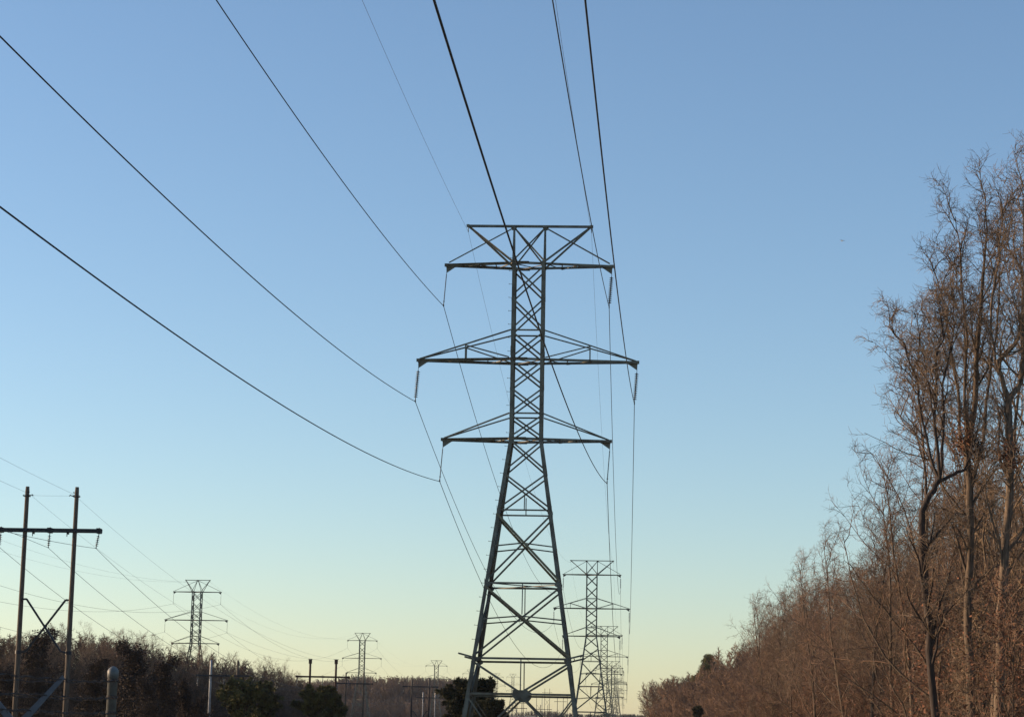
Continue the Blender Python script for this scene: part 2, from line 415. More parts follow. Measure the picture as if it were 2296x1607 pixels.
for key in NLBL:
    att = [wp(loc, rz, (botl[key][0], botl[key][1], botl[key][2] - .08)) for Y, loc, rz, bt in LL]
    first = (att[0][0] - .5, att[0][1] - 300, att[0][2] - .6)
    pts = span(first, att[0], LQ)
    for i in range(len(att) - 1): pts += span(att[i], att[i + 1], LQ)[1:]
    mb = MB(); mb.tube(pts, .021, 5)
    tag(mb.build('conductor_wire', WIRE), 'sagging wire on the %s %s arms of the distant left-hand lattice towers' % (arm_n[key[0]], 'left' if key[1] < 0 else 'right'), 'power line', 'conductors of the left-hand line')
for sx in (-1, 1):
    att = [wp(loc, rz, (sx * (bwl - .02), 0, 36.0)) for Y, loc, rz, bt in LL]
    pts = span((att[0][0], att[0][1] - 300, att[0][2]), att[0], .00026)
    for i in range(len(att) - 1): pts += span(att[i], att[i + 1], .00026)[1:]
    mb = MB(); mb.tube(pts, .011, 4)
    tag(mb.build('shield_wire', THIN), 'very faint thin wire over the %s tips of the left-hand lattice towers' % ('left' if sx < 0 else 'right'), 'power line', 'shield wires of the left-hand line')

# ------------------------------------------------------------------ H-frame structures
def h_frame(label, x0, x1, Y, ztop, zarm, ext, armM=DARK, poleM=(WOOD, WOOD), full=False, brace=True, group=None, ins=True):
    cx = (x0 + x1) / 2; gz = float(ground_z(cx, Y)); root = empty('h_frame_pole', (cx, Y, gz)); H = (x1 - x0) / 2
    tag(root, label, 'utility pole', group)
    za = zarm - gz
    for i, sx in enumerate((-1, 1)):
        mb = MB(); prof = [(0, .2), (.3, .188), (.6, .17), (.985, .15), (1, .13)] if full else [(0, .2), (.98, .145), (1, .12)]
        mb.lathe((sx * H, 0, -.5), (sx * H, 0, ztop - gz), prof, 16 if full else 8)
        p = mb.build('pole', poleM[i], root, True)
        if full:
            zt = ztop - gz; hb = MB()
            hb.bar((sx * H - sx * .1, -.16, zt - .62), (sx * H - sx * .3, -.16, zt - .66), .05, .07)
            hb.bar((sx * H - sx * .14, -.16, zt - .45), (sx * H - sx * .2, -.16, zt - .38), .07, .07)
            hb.rod((sx * H - sx * .3, -.16, zt - .66), (sx * H - sx * .42, -.16, zt - .58), .03)
            hb.rod((sx * H - sx * .42, -.16, zt - .58), (sx * H - sx * .48, -.16, zt - .68), .04)
            hb.bar((sx * H - .22, 0, zt - .7), (sx * H + .22, 0, zt - .7), .36, .05)
            hb.bar((sx * H + sx * .15, -.1, zt - .6), (sx * H + sx * .28, -.1, zt - .66), .05, .05)
            hb.build('pole_bracket', DARK, root)
    mb = MB(); e = H + ext
    for y_ in (-.21, .21): mb.bar((-e, y_, za), (e, y_, za), .09, .26 if full else .22)
    xs_ = (-e + .18, 0, e - .18)
    for x_ in xs_:
        mb.bar((x_ - .14, 0, za), (x_ + .14, 0, za), .6, .36 if full else .26); mb.rod((x_, 0, za + .24), (x_, 0, za - .3), .03)
    if full:
        for x_ in (-H + .55, H - .55): mb.bar((x_, 0, za - .2), (x_ + .12, 0, za - .2), .3, .12); mb.rod((x_, 0, za - .1), (x_, 0, za - .42), .03)
    mb.build('crossarm', armM, root)
    bots = []
    for j, x_ in enumerate(xs_):
        lean = -.16 if (full and j == 2) else (-.06 if full else 0); L = 1.05 if full else 1.1
        p = Vector((x_, 0, za - .18)); b = p + Vector((lean, 0, -L)); bots.append((root.location[0] + b.x, Y, gz + b.z))
        if ins:
            mb = MB(); prof = [(0, .02), (.12, .02)]
            n = 6
            for i in range(n):
                t = .14 + .74 * i / n; h_ = .74 / n; prof += [(t, .035), (t + h_ * .3, .05), (t + h_ * .5, .13), (t + h_ * .62, .13), (t + h_ * .7, .03)]
            prof += [(.93, .03), (.98, .06), (1, .06)]
            mb.lathe(p, b, prof, 8); mb.build('insulator_string', PORC, root, True)
    if brace:
        mb = MB(); zb = za - 4.9; zl = zb - 3.7
        for sx in (-1, 1):
            y_ = .22 * sx
            P = [(sx * (H - .1), y_, zb), (sx * (H - .45), y_, zb + .02), (-sx * (H - .5), y_, zl + .1), (-sx * (H - .1), y_, zl)]
            for a_, b_ in zip(P[:-1], P[1:]): mb.bar(a_, b_, .12, .13)
        mb.build('cross_brace', DARK if full else armM, root)
        if full:
            for sx in (-1, 1):
                mb = MB(); mb.lathe((sx * H, 0, zl - .12), (sx * H, 0, zl + .12), [(0, .22), (1, .22)], 14); mb.build('brace_band', DARK, root)
    return root, bots
GT = 'tiny distant H-frames'
GA, GB = 'H-frame poles of the white-poled line', 'H-frame poles of the dark-armed line'
hf1, hb1 = h_frame('large wooden H-frame with black crossarm and X-brace at the left edge', -42.73, -39.15, 150, 18.63, 15.52, 1.92, full=True, group=GB)
HB = [hb1]
specB = [(287, -42.1, -38.63, 11.3, 9.08, 'small brown H-frame with T-shaped pole tops, standing behind the smaller of two rounded pines'),
         (438, -43.35, -39.8, 13.15, 11.3, 'dark H-frame with crossed braces in front of the far wood, left of the rounded evergreen'),
         (620, -42, -38.5, 13.5, 11.5, None), (800, -41.8, -38.2, 14, 12, None), (1040, -40.8, -37.2, 17, 14.8, None), (1280, -40.2, -36.7, 25, 22.5, None), (1500, -40.2, -36.7, 31, 28.5, None)]
tiny = 'tiny distant H-frame seen low between the legs of the largest tower'
for Y, a, b, zt, za, lb in specB:
    r_, bb = h_frame(lb or tiny, a, b, Y, zt, za, 1.9, armM=RUST if Y < 300 else DARK, poleM=(RUST, RUST) if Y < 300 else (DARK, DARK), group=GB if lb else GT, ins=Y < 900, brace=True)
    if Y < 900: HB.append(bb)
    if Y < 300:
        for sx in (-1, 1):
            mb = MB(); h_ = (b - a) / 2; gz = r_.location[2]
            mb.bar((sx * h_ - .35, 0, zt - gz + .1), (sx * h_ + .35, 0, zt - gz + .1), .08, .05); mb.bar((sx * h_, 0, zt - gz - .5), (sx * h_, 0, zt - gz + .08), .42, .24)
            mb.build('pole_cap', RUST, r_)
specA = [(277, -53.54, -50.04, 10.75, 8.76, 'H-frame with one pale steel pole and one wooden pole, in front of the left-hand wood', (GALV, WOOD)),
         (416, -54.0, -50.55, 13.3, 11.2, 'slim H-frame with pale-edged poles beside the legs of the tower with drooping wires', (WOOD, WOOD)),
         (603, -56.5, -53.1, 13.45, 11.9, 'pair of whitish poles low in front of the far wood, left of the rounded evergreen', (GALV, GALV)),
         (790, -56.5, -53, 14, 12, None, (WOOD, WOOD)), (960, -56.5, -53, 15, 13, None, (WOOD, WOOD)), (1135, -56.8, -53.3, 21.5, 19, None, (WOOD, WOOD)),
         (1385, -56.8, -53.3, 29, 26.5, None, (WOOD, GALV)), (1550, -57.8, -54.3, 36, 33, None, (WOOD, WOOD))]
HA = []
for Y, a, b, zt, za, lb, pm in specA:
    r_, bb = h_frame(lb or tiny, a, b, Y, zt, za, 1.85, armM=DARK, poleM=pm, group=GA if lb else GT, ins=Y < 900, brace=Y > 500)
    if Y < 900: HA.append(bb)
posn = ['left', 'middle', 'right']
for j in range(3):
    a = HB[0][j]; pts = []
    for i in range(40, 0, -1):
        u = 140 * i / 40; pts.append((a[0], a[1] - u, a[2] - (.055 if j == 2 else -.012 if j == 0 else -.02) * u + (.0006 if j == 2 else .0002) * u * u))
    pts += span(HB[0][j], HB[1][j], .00078)
    for k in range(1, len(HB) - 1): pts += span(HB[k][j], HB[k + 1][j], .0004)[1:]
    mb = MB(); mb.tube(pts, .015, 5); tag(mb.build('conductor_wire', WIRE), 'wire on the %s insulator string of the large wooden H-frame' % posn[j], 'power line', 'conductors on the dark-armed H-frames')
    pts = []
    for k in range(len(HA) - 1): pts += span(HA[k][j], HA[k + 1][j], .0004)[(0 if k == 0 else 1):]
    mb = MB(); mb.tube(pts, .011, 4); tag(mb.build('conductor_wire', WIRE), 'faint low wire from the %s end of the half-white H-frame'.replace('%s end', '%s' % ['left end', 'middle', 'right end'][j]) , 'power line', 'conductors on the white-poled H-frames')
for sx, nm in ((-1, 'left'), (1, 'right')):
    x0_ = -40.94 + sx * 1.6; a = (x0_, 149.8, 18.1); pts = []
    for i in range(30, 0, -1):
        u = 140 * i / 30; pts.append((x0_, 149.8 - u, 18.1 + .006 * u + .0004 * u * u))
    pts += span(a, (-40.37 + sx * 1.74, 287, 11.4), .0005)
    mb = MB(); mb.tube(pts, .008, 4); tag(mb.build('shield_wire', THIN), 'faint thin wire to the top of the %s pole of the large wooden H-frame' % nm, 'power line', 'shield wires on the H-frame')
mb = MB(); mb.tube(span((-42.3, 149.8, 17.98), (-39.6, 149.8, 17.98), .01, 8), .006, 4); tie = mb.build('tie_wire', THIN)
tie.parent = hf1; tie.location = (-hf1.location[0], -hf1.location[1], -hf1.location[2])

# ------------------------------------------------------------------ barbed wire fence
P0 = np.array([-3.83, 16.0]); apex = at(38, 1612, 13.0); P1 = np.array([apex[0], 13.0]); zA = apex[2]
dr = (P1 - P0) / np.linalg.norm(P1 - P0); P2 = P1 + dr * 3; P3 = P2 + dr * 3
fe = empty('barbed_wire_fence', (P0[0], P0[1], 0)); tag(fe, 'galvanised chain-link fence with a round capped post and barbed wire on V-shaped arms', 'fence')
def fl(p): return Vector((p[0] - P0[0], p[1] - P0[1], p[2]))
mb = MB(); mb.lathe((0, 0, -.3), (0, 0, 2.165), [(0, .037), (.965, .037), (.966, .042), (.985, .042), (.992, .034), (.997, .02), (1, .004)], 24)
tp = mb.build('terminal_post', POST, fe, True)
side = Vector((-dr[1], dr[0], 0)); side = side if side.x > 0 else -side
arms_ends = []; dvv = -Vector((dr[0], dr[1], 0))
for P in (P1, P2, P3):
    mb = MB(); mb.lathe(fl((P[0], P[1], -.3)), fl((P[0], P[1], zA)), [(0, .03), (1, .03)], 14); mb.build('line_post', POST, fe, True)
    row = []
    for s_ in (1, -1):
        b = fl((P[0], P[1], zA - .03)); tipp = b + side * (s_ * .27) + Vector((0, 0, .29))
        mb = MB(); ax_ = (tipp - b).normalized(); pe = Vector((-ax_.z * ax_.x, 0, 0)); pe = ax_.cross(dvv).normalized() * .5
        b0 = b - Vector((0, 0, .02)); mb.plate([b0 + pe * .044, tipp + pe * .024, tipp - pe * .024, b0 - pe * .044], .004, dvv); mb.plate([b0 + pe * .044 * (1 if pe.z > 0 else -1), tipp + pe * .024 * (1 if pe.z > 0 else -1), tipp + pe * .024 * (1 if pe.z > 0 else -1) + dvv * .016, b0 + pe * .044 * (1 if pe.z > 0 else -1) + dvv * .016], .004, ax_.cross(dvv)); mb.bar(b + Vector((0, .006, -.06)), b + Vector((0, .006, .03)), .06, .05)
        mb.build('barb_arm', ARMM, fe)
        for k in (.95, .63, .3): row.append(b.lerp(tipp, k))
    arms_ends.append(row)
zc = [at(252, y_, 16)[2] for y_ in (1524, 1562, 1597)]
rnd = random.Random(4)
for k in range(6):
    c0 = Vector((0, 0, zc[k % 3] + (0 if k < 3 else -.012))) + side * (.04 if k < 3 else -.04)
    P = [c0] + [r[k] for r in arms_ends]; mb = MB()
    for a_, b_ in zip(P[:-1], P[1:]):
        for ph in (0, PI):
            pts = []
            for i in range(121):
                t = i / 120; p = a_.lerp(b_, t); p.z -= .05 * t * (1 - t) * (1 + .4 * math.sin(k * 2.1)) + .004 * math.sin(t * 37 + k)
                w = t * 3 * 14 + ph; pts.append(p + Vector((math.cos(w) * .003, 0, math.sin(w) * .003)))
            mb.tube(pts, .0022, 4)
        for i in range(1, 25):
            t = (i + rnd.uniform(-.15, .15)) / 25; p = a_.lerp(b_, t); p.z -= .05 * t * (1 - t)
            for _ in range(2):
                d = Vector((rnd.uniform(-1, 1), rnd.uniform(-.6, .6), rnd.uniform(-1, 1))).normalized() * .019; mb.rod(p - d, p + d, .0017, n=4)
    mb.build('barbed_strand', BARB, fe)
for z in zc:
    mb = MB(); mb.lathe((0, 0, z - .011), (0, 0, z + .011), [(0, .04), (.2, .043), (.8, .043), (1, .04)], 18); mb.bar((-.035, -.01, z), (-.075, -.01, z), .012, .02); mb.build('post_band', BARB, fe)
mb = MB(); mb.rod(fl((P0[0], P0[1], 1.70)), fl((P3[0], P3[1], 1.70)), .021, n=10); mb.build('top_rail', POST, fe, True)
mb = MB(); Lf = float(np.linalg.norm(P3 - P0)); n = int(Lf / .075)
dv = Vector((dr[0], dr[1], 0))
for i in range(-23, n):
    for sg in (1, -1):
        a0, a1 = i * .075, i * .075 + 1.66; z0, z1 = (.03, 1.69) if sg > 0 else (1.69, .03)
        t0 = max(0, (0 - a0) / (a1 - a0)); t1_ = min(1, (Lf - a0) / (a1 - a0))
        if t1_ <= t0: continue
        mb.rod(dv * (a0 + (a1 - a0) * t0) + Vector((0, 0, z0 + (z1 - z0) * t0)), dv * (a0 + (a1 - a0) * t1_) + Vector((0, 0, z0 + (z1 - z0) * t1_)), .0018, n=3)
mb.build('chain_link_mesh', POST, fe)

# ------------------------------------------------------------------ trees
def norm(a): return a / np.maximum(np.linalg.norm(a, axis=-1, keepdims=True), 1e-9)
def grow(P, D, L, R, nseg, jit, trop, taper, rng):
    M_ = len(P); pts = np.zeros((M_, nseg + 1, 3)); dirs = np.zeros_like(pts); pts[:, 0] = P; d = norm(D)
    dirs[:, 0] = d
    for i in range(nseg):
        d = norm(d + rng.normal(0, jit, (M_, 3)) + np.array([0, 0, trop]))
        pts[:, i + 1] = pts[:, i] + d * (L / nseg)[:, None]; dirs[:, i + 1] = d
    t = np.linspace(0, 1, nseg + 1); rad = R[:, None] * (1 - (1 - taper) * t[None, :] ** .9)
    return pts, dirs, rad
def kidsof(pts, dirs, rad, L, k, tr, ang, lr, rr, rng, uniform=True):
    M_, N, _ = pts.shape
    t = (np.arange(k)[None, :] + rng.random((M_, k))) / k; t = tr[0] + (tr[1] - tr[0]) * t
    f = t * (N - 1); i = np.minimum(f.astype(int), N - 2); w = (f - i)[..., None]; r = np.arange(M_)[:, None]
    P = pts[r, i] * (1 - w) + pts[r, i + 1] * w; D = dirs[r, i + 1]; R = rad[r, i] * (1 - w[..., 0]) + rad[r, i + 1] * w[..., 0]
    a = np.radians(ang[0] + (ang[1] - ang[0]) * rng.random((M_, k)))[..., None]
    perp = norm(np.cross(D, norm(rng.normal(0, 1, D.shape))))
    nd = D * np.cos(a) + perp * np.sin(a)
    LL_ = L[:, None] * lr * (1.1 - .6 * t) * (.65 + .6 * rng.random((M_, k)))
    return P.reshape(-1, 3), nd.reshape(-1, 3), LL_.ravel(), np.minimum(R * rr, R * .95).ravel()
def tubes(pts, rad, sides):
    M_, N, _ = pts.shape; tg = np.gradient(pts, axis=1); tg = norm(tg)
    ref = np.array([.31, .22, .05]); a = norm(np.cross(tg, ref)); b = np.cross(tg, a)
    an = 2 * PI * np.arange(sides) / sides
    V = pts[:, :, None, :] + rad[:, :, None, None] * (a[:, :, None, :] * np.cos(an)[None, None, :, None] + b[:, :, None, :] * np.sin(an)[None, None, :, None])
    base = (np.arange(M_)[:, None, None] * N + np.arange(N - 1)[None, :, None]) * sides; k = np.arange(sides)[None, None, :]; k2 = (k + 1) % sides
    Fq = np.stack([base + k, base + k2, base + sides + k2, base + sides + k], -1).reshape(-1, 4)
    return V.reshape(-1, 3), Fq
def join(parts):
    Vs, Fs, o = [], [], 0
    for V, Fq in parts: Vs.append(V); Fs.append(Fq + o); o += len(V)
    return np.concatenate(Vs), np.concatenate(Fs)
def leaves(P, size, rng, n_each=1, spread=.2, flat=.5):
    P = np.repeat(P, n_each, 0); P = P + rng.normal(0, spread, P.shape); a = norm(rng.normal(0, 1, P.shape)); b = norm(np.cross(a, rng.normal(0, 1, P.shape)))
    s = (size * (.6 + .8 * rng.random(len(P))))[:, None]
    V = np.stack([P - a * s, P + b * s * flat, P + a * s, P - b * s * flat], 1).reshape(-1, 3)
    return V, np.arange(len(V)).reshape(-1, 4)
def bare_tree(H, seed, r0=None, k=(14, 8, 5, 4), tr=(.28, .97), up=1.0, wide=.36, leaf=0, twig=1.0, guides=None, low=False):
    """returns trunk (V,F), crown (V,F), leaf (V,F) or None"""
    rng = np.random.default_rng(seed); r0 = r0 or H * .0085
    tk, cr = [], []
    if guides is None:
        p, d, r = grow(np.zeros((1, 3)), np.array([[rng.normal(0, .04), rng.normal(0, .04), 1.0]]), np.array([H * .93]), np.array([r0]), 14, .045, .03, .12, rng)
        tk.append(tubes(p, r, 8)); src = [(p, d, r, np.array([H]), k[0], tr)]
    else:
        src = []
        for gp, gr, kk, t_ in guides:
            gp = np.array(gp, float); n = 15; s = np.linspace(0, len(gp) - 1, n); p = np.stack([np.interp(s, np.arange(len(gp)), gp[:, i]) for i in range(3)], 1)
            p[1:-1] += rng.normal(0, .03, (n - 2, 3)); p = p[None]; r = np.interp(np.linspace(0, 1, n), np.linspace(0, 1, len(gr)), gr)[None]
            tk.append(tubes(p, r, 9)); src.append((p, norm(np.gradient(p, axis=1)), r, np.array([H]), kk, t_))
    lv1 = [kidsof(p, d, r, L, kk, t_, (18, 40), wide, .5, rng) for p, d, r, L, kk, t_ in src if kk]
    P, D, L, R = [np.concatenate(z) for z in zip(*lv1)]
    p, d, r = grow(P, D, L, np.maximum(R, .03), 9, .13, .06 * up, .2, rng); tk.append(tubes(p, r, 5))
    P, D, L, R = kidsof(p, d, r, L, k[1], (.1, 1), (30, 62), .42, .6, rng)
    p, d, r = grow(P, D, L, np.maximum(R, .021 * twig), 3 if low else 6, .19, .045 * up, .3, rng); cr.append(tubes(p, r, 3 if low else 4))
    P, D, L, R = kidsof(p, d, r, L, k[2], (.12, 1), (32, 66), .5, .6, rng)
    p, d, r = grow(P, D, np.maximum(L, .5), np.maximum(R, .0095 * twig), 2 if low else 4, .17, .04 * up, .4, rng); cr.append(tubes(p, r, 3)); ends = p[:, 1:].reshape(-1, 3)
    if k[3]:
        P, D, L, R = kidsof(p, d, r, np.maximum(L, .5), k[3], (.15, 1), (32, 70), .5, .7, rng)
        p, d, r = grow(P, D, np.maximum(L, .32), np.maximum(R * .8, .0072 * twig), 2, .13, .05, .5, rng); cr.append(tubes(p, r, 3)); ends = p[:, 1:].reshape(-1, 3)
    lf = None
    if leaf:
        e = ends[rng.choice(len(ends), min(leaf, len(ends)), False)]; lf = leaves(e, np.full(len(e) * 2, .055 if H < 8 else .125), rng, 2, .16)
    return join(tk), join(cr), lf
def put_tree(name, parts, loc, mats, rz=0, sc=1):
    root = empty(name, loc, rz); root.scale = (sc, sc, sc)
    np_mesh('trunk', *parts[0], mats[0], root); np_mesh('crown', *parts[1], mats[1], root)
    if parts[2] is not None: np_mesh('dry_leaves', *parts[2], mats[2], root)
    return root

# hero trees of the right-hand wood edge; trunk and limb lines given in metres around the trunk foot
def guide(pts, Y, root, dy=None):
    out = []
    for i, (x, y) in enumerate(pts):
        q_ = at(x, y, Y + (dy[i] if dy else 0)); out.append((q_[0] - root[0], q_[1] - root[1], q_[2] - root[2]))
    return out
Y = 84; ro = (float(at(2099, 1650, Y)[0]), Y, 0.0)
g1 = [(guide([(2100, 1745), (2095, 1600), (2088, 1470), (2080, 1390), (2072, 1300), (2066, 1220), (2064, 1158), (2074, 1135), (2085, 1112), (2100, 1090), (2108, 1072)], Y, ro), [.16, .145, .135, .13, .125, .12, .11], 9, (.15, .5)),
      (guide([(2106, 1073), (2087, 1025), (2076, 973), (2064, 918), (2063, 872), (2047, 828), (2024, 770), (1998, 735)], Y, ro, [0, .1, .3, .5, .6, .7, .8, .9]), [.06, .05, .04, .02], 11, (.15, 1)),
      (guide([(2108, 1072), (2102, 1017), (2095, 930), (2100, 878), (2098, 788), (2113, 768), (2112, 715)], Y, ro, [0, -.1, -.2, -.3, -.4, -.4, -.5]), [.07, .065, .055, .05, .02], 12, (.2, 1)),
      (guide([(2108, 1074), (2113, 1000), (2116, 930), (2112, 860), (2130, 790), (2140, 730), (2138, 690)], Y, ro, [0, .3, .5, .8, 1, 1.1, 1.2]), [.055, .05, .04, .015], 11, (.2, 1)),
      (guide([(2106, 1078), (2133, 1066), (2162, 1052), (2178, 1010), (2182, 960)], Y, ro, [0, .2, .4, .6, .8]), [.08, .07, .05, .03], 7, (.4, 1))]
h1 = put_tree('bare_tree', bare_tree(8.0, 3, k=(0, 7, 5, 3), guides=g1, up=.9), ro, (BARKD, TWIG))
tag(h1, 'bare tree whose dark trunk kinks sharply right halfway up, front of right-hand wood', 'tree')
Y = 87; ro = (float(at(2180, 1650, Y)[0]), Y, 0.0)
g2 = [(guide([(2183, 1745), (2178, 1600), (2173, 1450), (2172, 1320), (2176, 1200), (2176, 1100), (2169, 1020)], Y, ro), [.19, .17, .155, .15, .13], 9, (.4, .95)),
      (guide([(2169, 1022), (2184, 945), (2190, 843), (2191, 790), (2198, 700), (2206, 600), (2213, 520), (2210, 440)], Y, ro, [0, 0, -.2, -.3, -.4, -.5, -.6, -.7]), [.12, .11, .09, .05, .015], 12, (.2, 1)),
      (guide([(2168, 1025), (2154, 988), (2151, 886), (2137, 815), (2122, 720), (2104, 640), (2090, 590)], Y, ro, [0, .2, .3, .5, .6, .8, 1]), [.07, .065, .05, .03, .012], 9, (.25, 1)),
      (guide([(2169, 1022), (2163, 940), (2163, 860), (2166, 760), (2155, 640), (2150, 540), (2142, 485)], Y, ro, [0, -.2, -.4, -.6, -.8, -1, -1.2]), [.07, .06, .05, .03, .012], 10, (.25, 1)),
      (guide([(2176, 1100), (2200, 1010), (2212, 920), (2228, 800), (2240, 690), (2244, 590), (2236, 480)], Y, ro, [0, .3, .5, .8, 1, 1.3, 1.5]), [.08, .07, .05, .03, .012], 10, (.25, 1))]
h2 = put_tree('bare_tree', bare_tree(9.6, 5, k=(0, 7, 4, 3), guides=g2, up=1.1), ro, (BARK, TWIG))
tag(h2, 'tall straight bare tree forking into upright stems, brown leaves clumped at the fork', 'tree')
def clump(name, c, r, n, M, root, seed, size=.09):
    rng = np.random.default_rng(seed); v = norm(rng.normal(0, 1, (n, 3))) * (rng.random((n, 1)) ** .5) * np.array(r); V, Fq = leaves(np.array(c) + v, np.full(n, size), rng)
    return np_mesh(name, V, Fq, M, root)
c_ = at(2160, 985, 86.7); clump('dry_leaves', (c_[0] - ro[0], -.3, c_[2]), (.35, .3, .9), 650, LEAF, h2, 7, .06)
c_ = at(2184, 1003, 86.7); clump('squirrel_nest', (c_[0] - ro[0], -.3, c_[2]), (.28, .28, .3), 500, LEAFD, h2, 8, .06)
Y = 84; ro = (float(at(2240, 1650, Y)[0]), Y, 0.0)
g3 = [(guide([(2238, 1745), (2238, 1600), (2244, 1450), (2251, 1280), (2256, 1200), (2264, 1125), (2267, 1046), (2263, 960), (2261, 898)], Y, ro), [.2, .18, .16, .15, .135], 10, (.35, .95)),
      (guide([(2261, 900), (2250, 862), (2242, 830), (2238, 811), (2262, 785), (2284, 756), (2300, 690), (2306, 600)], Y, ro, [0, -.1, -.2, -.3, -.4, -.5, -.6, -.8]), [.1, .09, .075, .05, .02], 12, (.3, 1)),
      (guide([(2261, 898), (2275, 880), (2290, 855), (2296, 780), (2290, 700), (2300, 600), (2310, 480), (2300, 380)], Y, ro, [0, .1, .2, .4, .6, .8, 1, 1.3]), [.12, .11, .09, .05, .015], 13, (.2, 1)),
      (guide([(2240, 840), (2225, 760), (2222, 680), (2236, 600), (2244, 520), (2262, 430)], Y, ro, [-.2, 0, .3, .4, .6, .9]), [.06, .05, .03, .012], 9, (.2, 1))]
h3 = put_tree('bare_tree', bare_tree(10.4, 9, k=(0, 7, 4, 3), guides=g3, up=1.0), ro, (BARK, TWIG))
tag(h3, 'thick bare tree with a wide Y-fork, nearest the right edge of the picture', 'tree')
c_ = at(2262, 1020, 83.7); clump('dry_leaves', (c_[0] - ro[0], -.3, c_[2]), (.35, .3, .55), 450, LEAF, h3, 17, .06)

# the generic kinds: one source each, copied below
KINDS = []
for i, (H, sd, kk, tr_, up_, wd) in enumerate([(20, 21, (18, 9, 5, 3), (.12, .98), 1.0, .36), (20, 22, (18, 9, 5, 3), (.16, .98), 1.3, .33), (20, 23, (18, 8, 5, 3), (.07, .98), .8, .35), (20, 24, (17, 9, 5, 3), (.2, .98), 1.2, .37),
                                               (20, 25, (20, 8, 5, 3), (.08, .98), .7, .34), (20, 26, (18, 9, 5, 3), (.1, .98), 1.0, .36)]):
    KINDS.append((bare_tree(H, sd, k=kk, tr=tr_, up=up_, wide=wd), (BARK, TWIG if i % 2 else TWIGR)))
SRC = {}; BASEH = {i: float(max(kd[0][0][0][:, 2].max(), kd[0][1][0][:, 2].max())) * .985 for i, kd in enumerate(KINDS)}
rng = np.random.default_rng(11)
def place(kind, x, y, h, label, cat='tree', group=None, name='bare_tree'):
    z = float(ground_z(x, y)); parts, mats = KINDS[kind]
    if kind not in SRC:
        o = put_tree(name, parts, (0, 0, 0), mats); SRC[kind] = o
    else: o = copy_tree(SRC[kind])
    s = h / BASEH.get(kind, 20.0); o.location = (x, y, z); o.rotation_euler = (0, 0, rng.uniform(0, 2 * PI)); o.scale = (s * rng.uniform(.92, 1.1), s * rng.uniform(.92, 1.1), s)
    o['label'] = label; o['category'] = cat
    if group: o['group'] = group
    return o
def top(x, y, Y):
    p = at(x, y, Y); return float(p[0]), Y, float(p[2] - ground_z(p[0], Y))
named = [(2308, 262, 93, 1, 'tallest bare tree of the right-hand wood, its crown leaving the picture at the right edge'),
         (2206, 400, 90, 3, 'tall slender bare tree with the highest top but one at the right edge'),
         (2105, 645, 98, 0, 'bare tree with a broad feathery crown standing out against the sky behind the kinked trunk'),
         (2140, 560, 97, 1, 'slim bare tree whose top stands between the feathery crown and the tallest stems'),
         (2160, 690, 104, 4, 'bare tree making the outermost shoulder of the tall part of the right-hand wood'),
         (2045, 985, 112, 2, 'lower bare tree with a rounded crown just below the tall shoulder of the right-hand wood'),
         (1942, 1075, 140, 0, 'slight bare tree poking above its neighbours on the sloping edge of the right-hand wood'),
         (1990, 1005, 126, 5, 'bare tree beside the rounded crown, one step further out on the sloping edge'),
         (1888, 1165, 170, 4, 'bare tree midway down the sloping skyline of the right-hand wood'),
         (1830, 1225, 195, 2, 'thin-topped bare tree on the lower sloping skyline of the right-hand wood'),
         (1772, 1258, 222, 5, 'bare tree next to the thin-topped one, lower on the sloping skyline'),
         (1732, 1278, 240, 3, 'bare tree at the corner where the right-hand wood\'s skyline drops steeply'),
         (1704, 1360, 300, 0, 'low bare tree just left of the steep drop in the skyline of the wood'),
         (1660, 1435, 400, 2, 'small bare tree beside the round dark pine at the end of the wood')]
for x, y, Y, k_, lb in named:
    X, Y_, h = top(x, y, Y); place(k_, X, Y_, h, lb, group='trees of the right-hand wood')
EY = [50, 84, 104, 139, 193, 245, 260, 315, 418, 517, 627, 690, 725, 760]; EX = [15.5, 15.8, 16.2, 18.3, 19.6, 15.6, 16.2, 20.0, 22.8, 22.5, 20.5, 12.2, 8.0, 7.4]
HY = [50, 100, 139, 200, 260, 300, 400, 520, 627, 690, 760]; HH = [21, 18.8, 20, 20.8, 22.6, 21.6, 20.6, 20.6, 21, 21.4, 21.6]
GR = 'trees of the right-hand wood'; n_ind = 0
y = 68.0
while y < 400:
    for row in range(4):
        x = float(np.interp(y, EY, EX)) + 1.2 + row * 4.2 + rng.uniform(-1.3, 1.3); yy = y + rng.uniform(-1.8, 1.8)
        if x / yy > .24: continue
        if yy < 92 or (yy < 99 and row == 0): continue
        h = float(np.interp(yy, HY, HH)) * rng.uniform(.84, 1.0) * (.93 if row == 0 else 1)
        place(int(rng.integers(0, 6)), x, yy, h, 'one of the crowded bare brown trees filling the right-hand wood', group=GR); n_ind += 1
    y += (3.3 if y > 92 else 4.4) + y * .009
# understory with rust-coloured leaves
KINDS.append((bare_tree(6, 41, r0=.05, k=(16, 6, 4, 3), tr=(.1, .98), up=.4, wide=.42, leaf=700), (BARK, TWIGR, LEAF)))
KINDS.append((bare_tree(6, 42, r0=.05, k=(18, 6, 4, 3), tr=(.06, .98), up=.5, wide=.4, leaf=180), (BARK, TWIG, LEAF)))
BASEH.update({6: 6.0, 7: 6.0})
y = 62.0
while y < 400:
    for row in range(2):
        x = float(np.interp(y, EY, EX)) - 1.2 + row * 3 + rng.uniform(-1, 1); yy = y + rng.uniform(-1.5, 1.5)
        if x / yy > .215: continue
        place(6 if rng.random() < .35 else 7, x, yy, rng.uniform(4.0, 8.0), 'low young tree or bush with dry rust-brown leaves along the foot of the right-hand wood', 'bush', 'leafy bushes at the foot of the right-hand wood', 'rusty_bush')
    y += 4.2 + y * .012
print('individual right trees', n_ind)

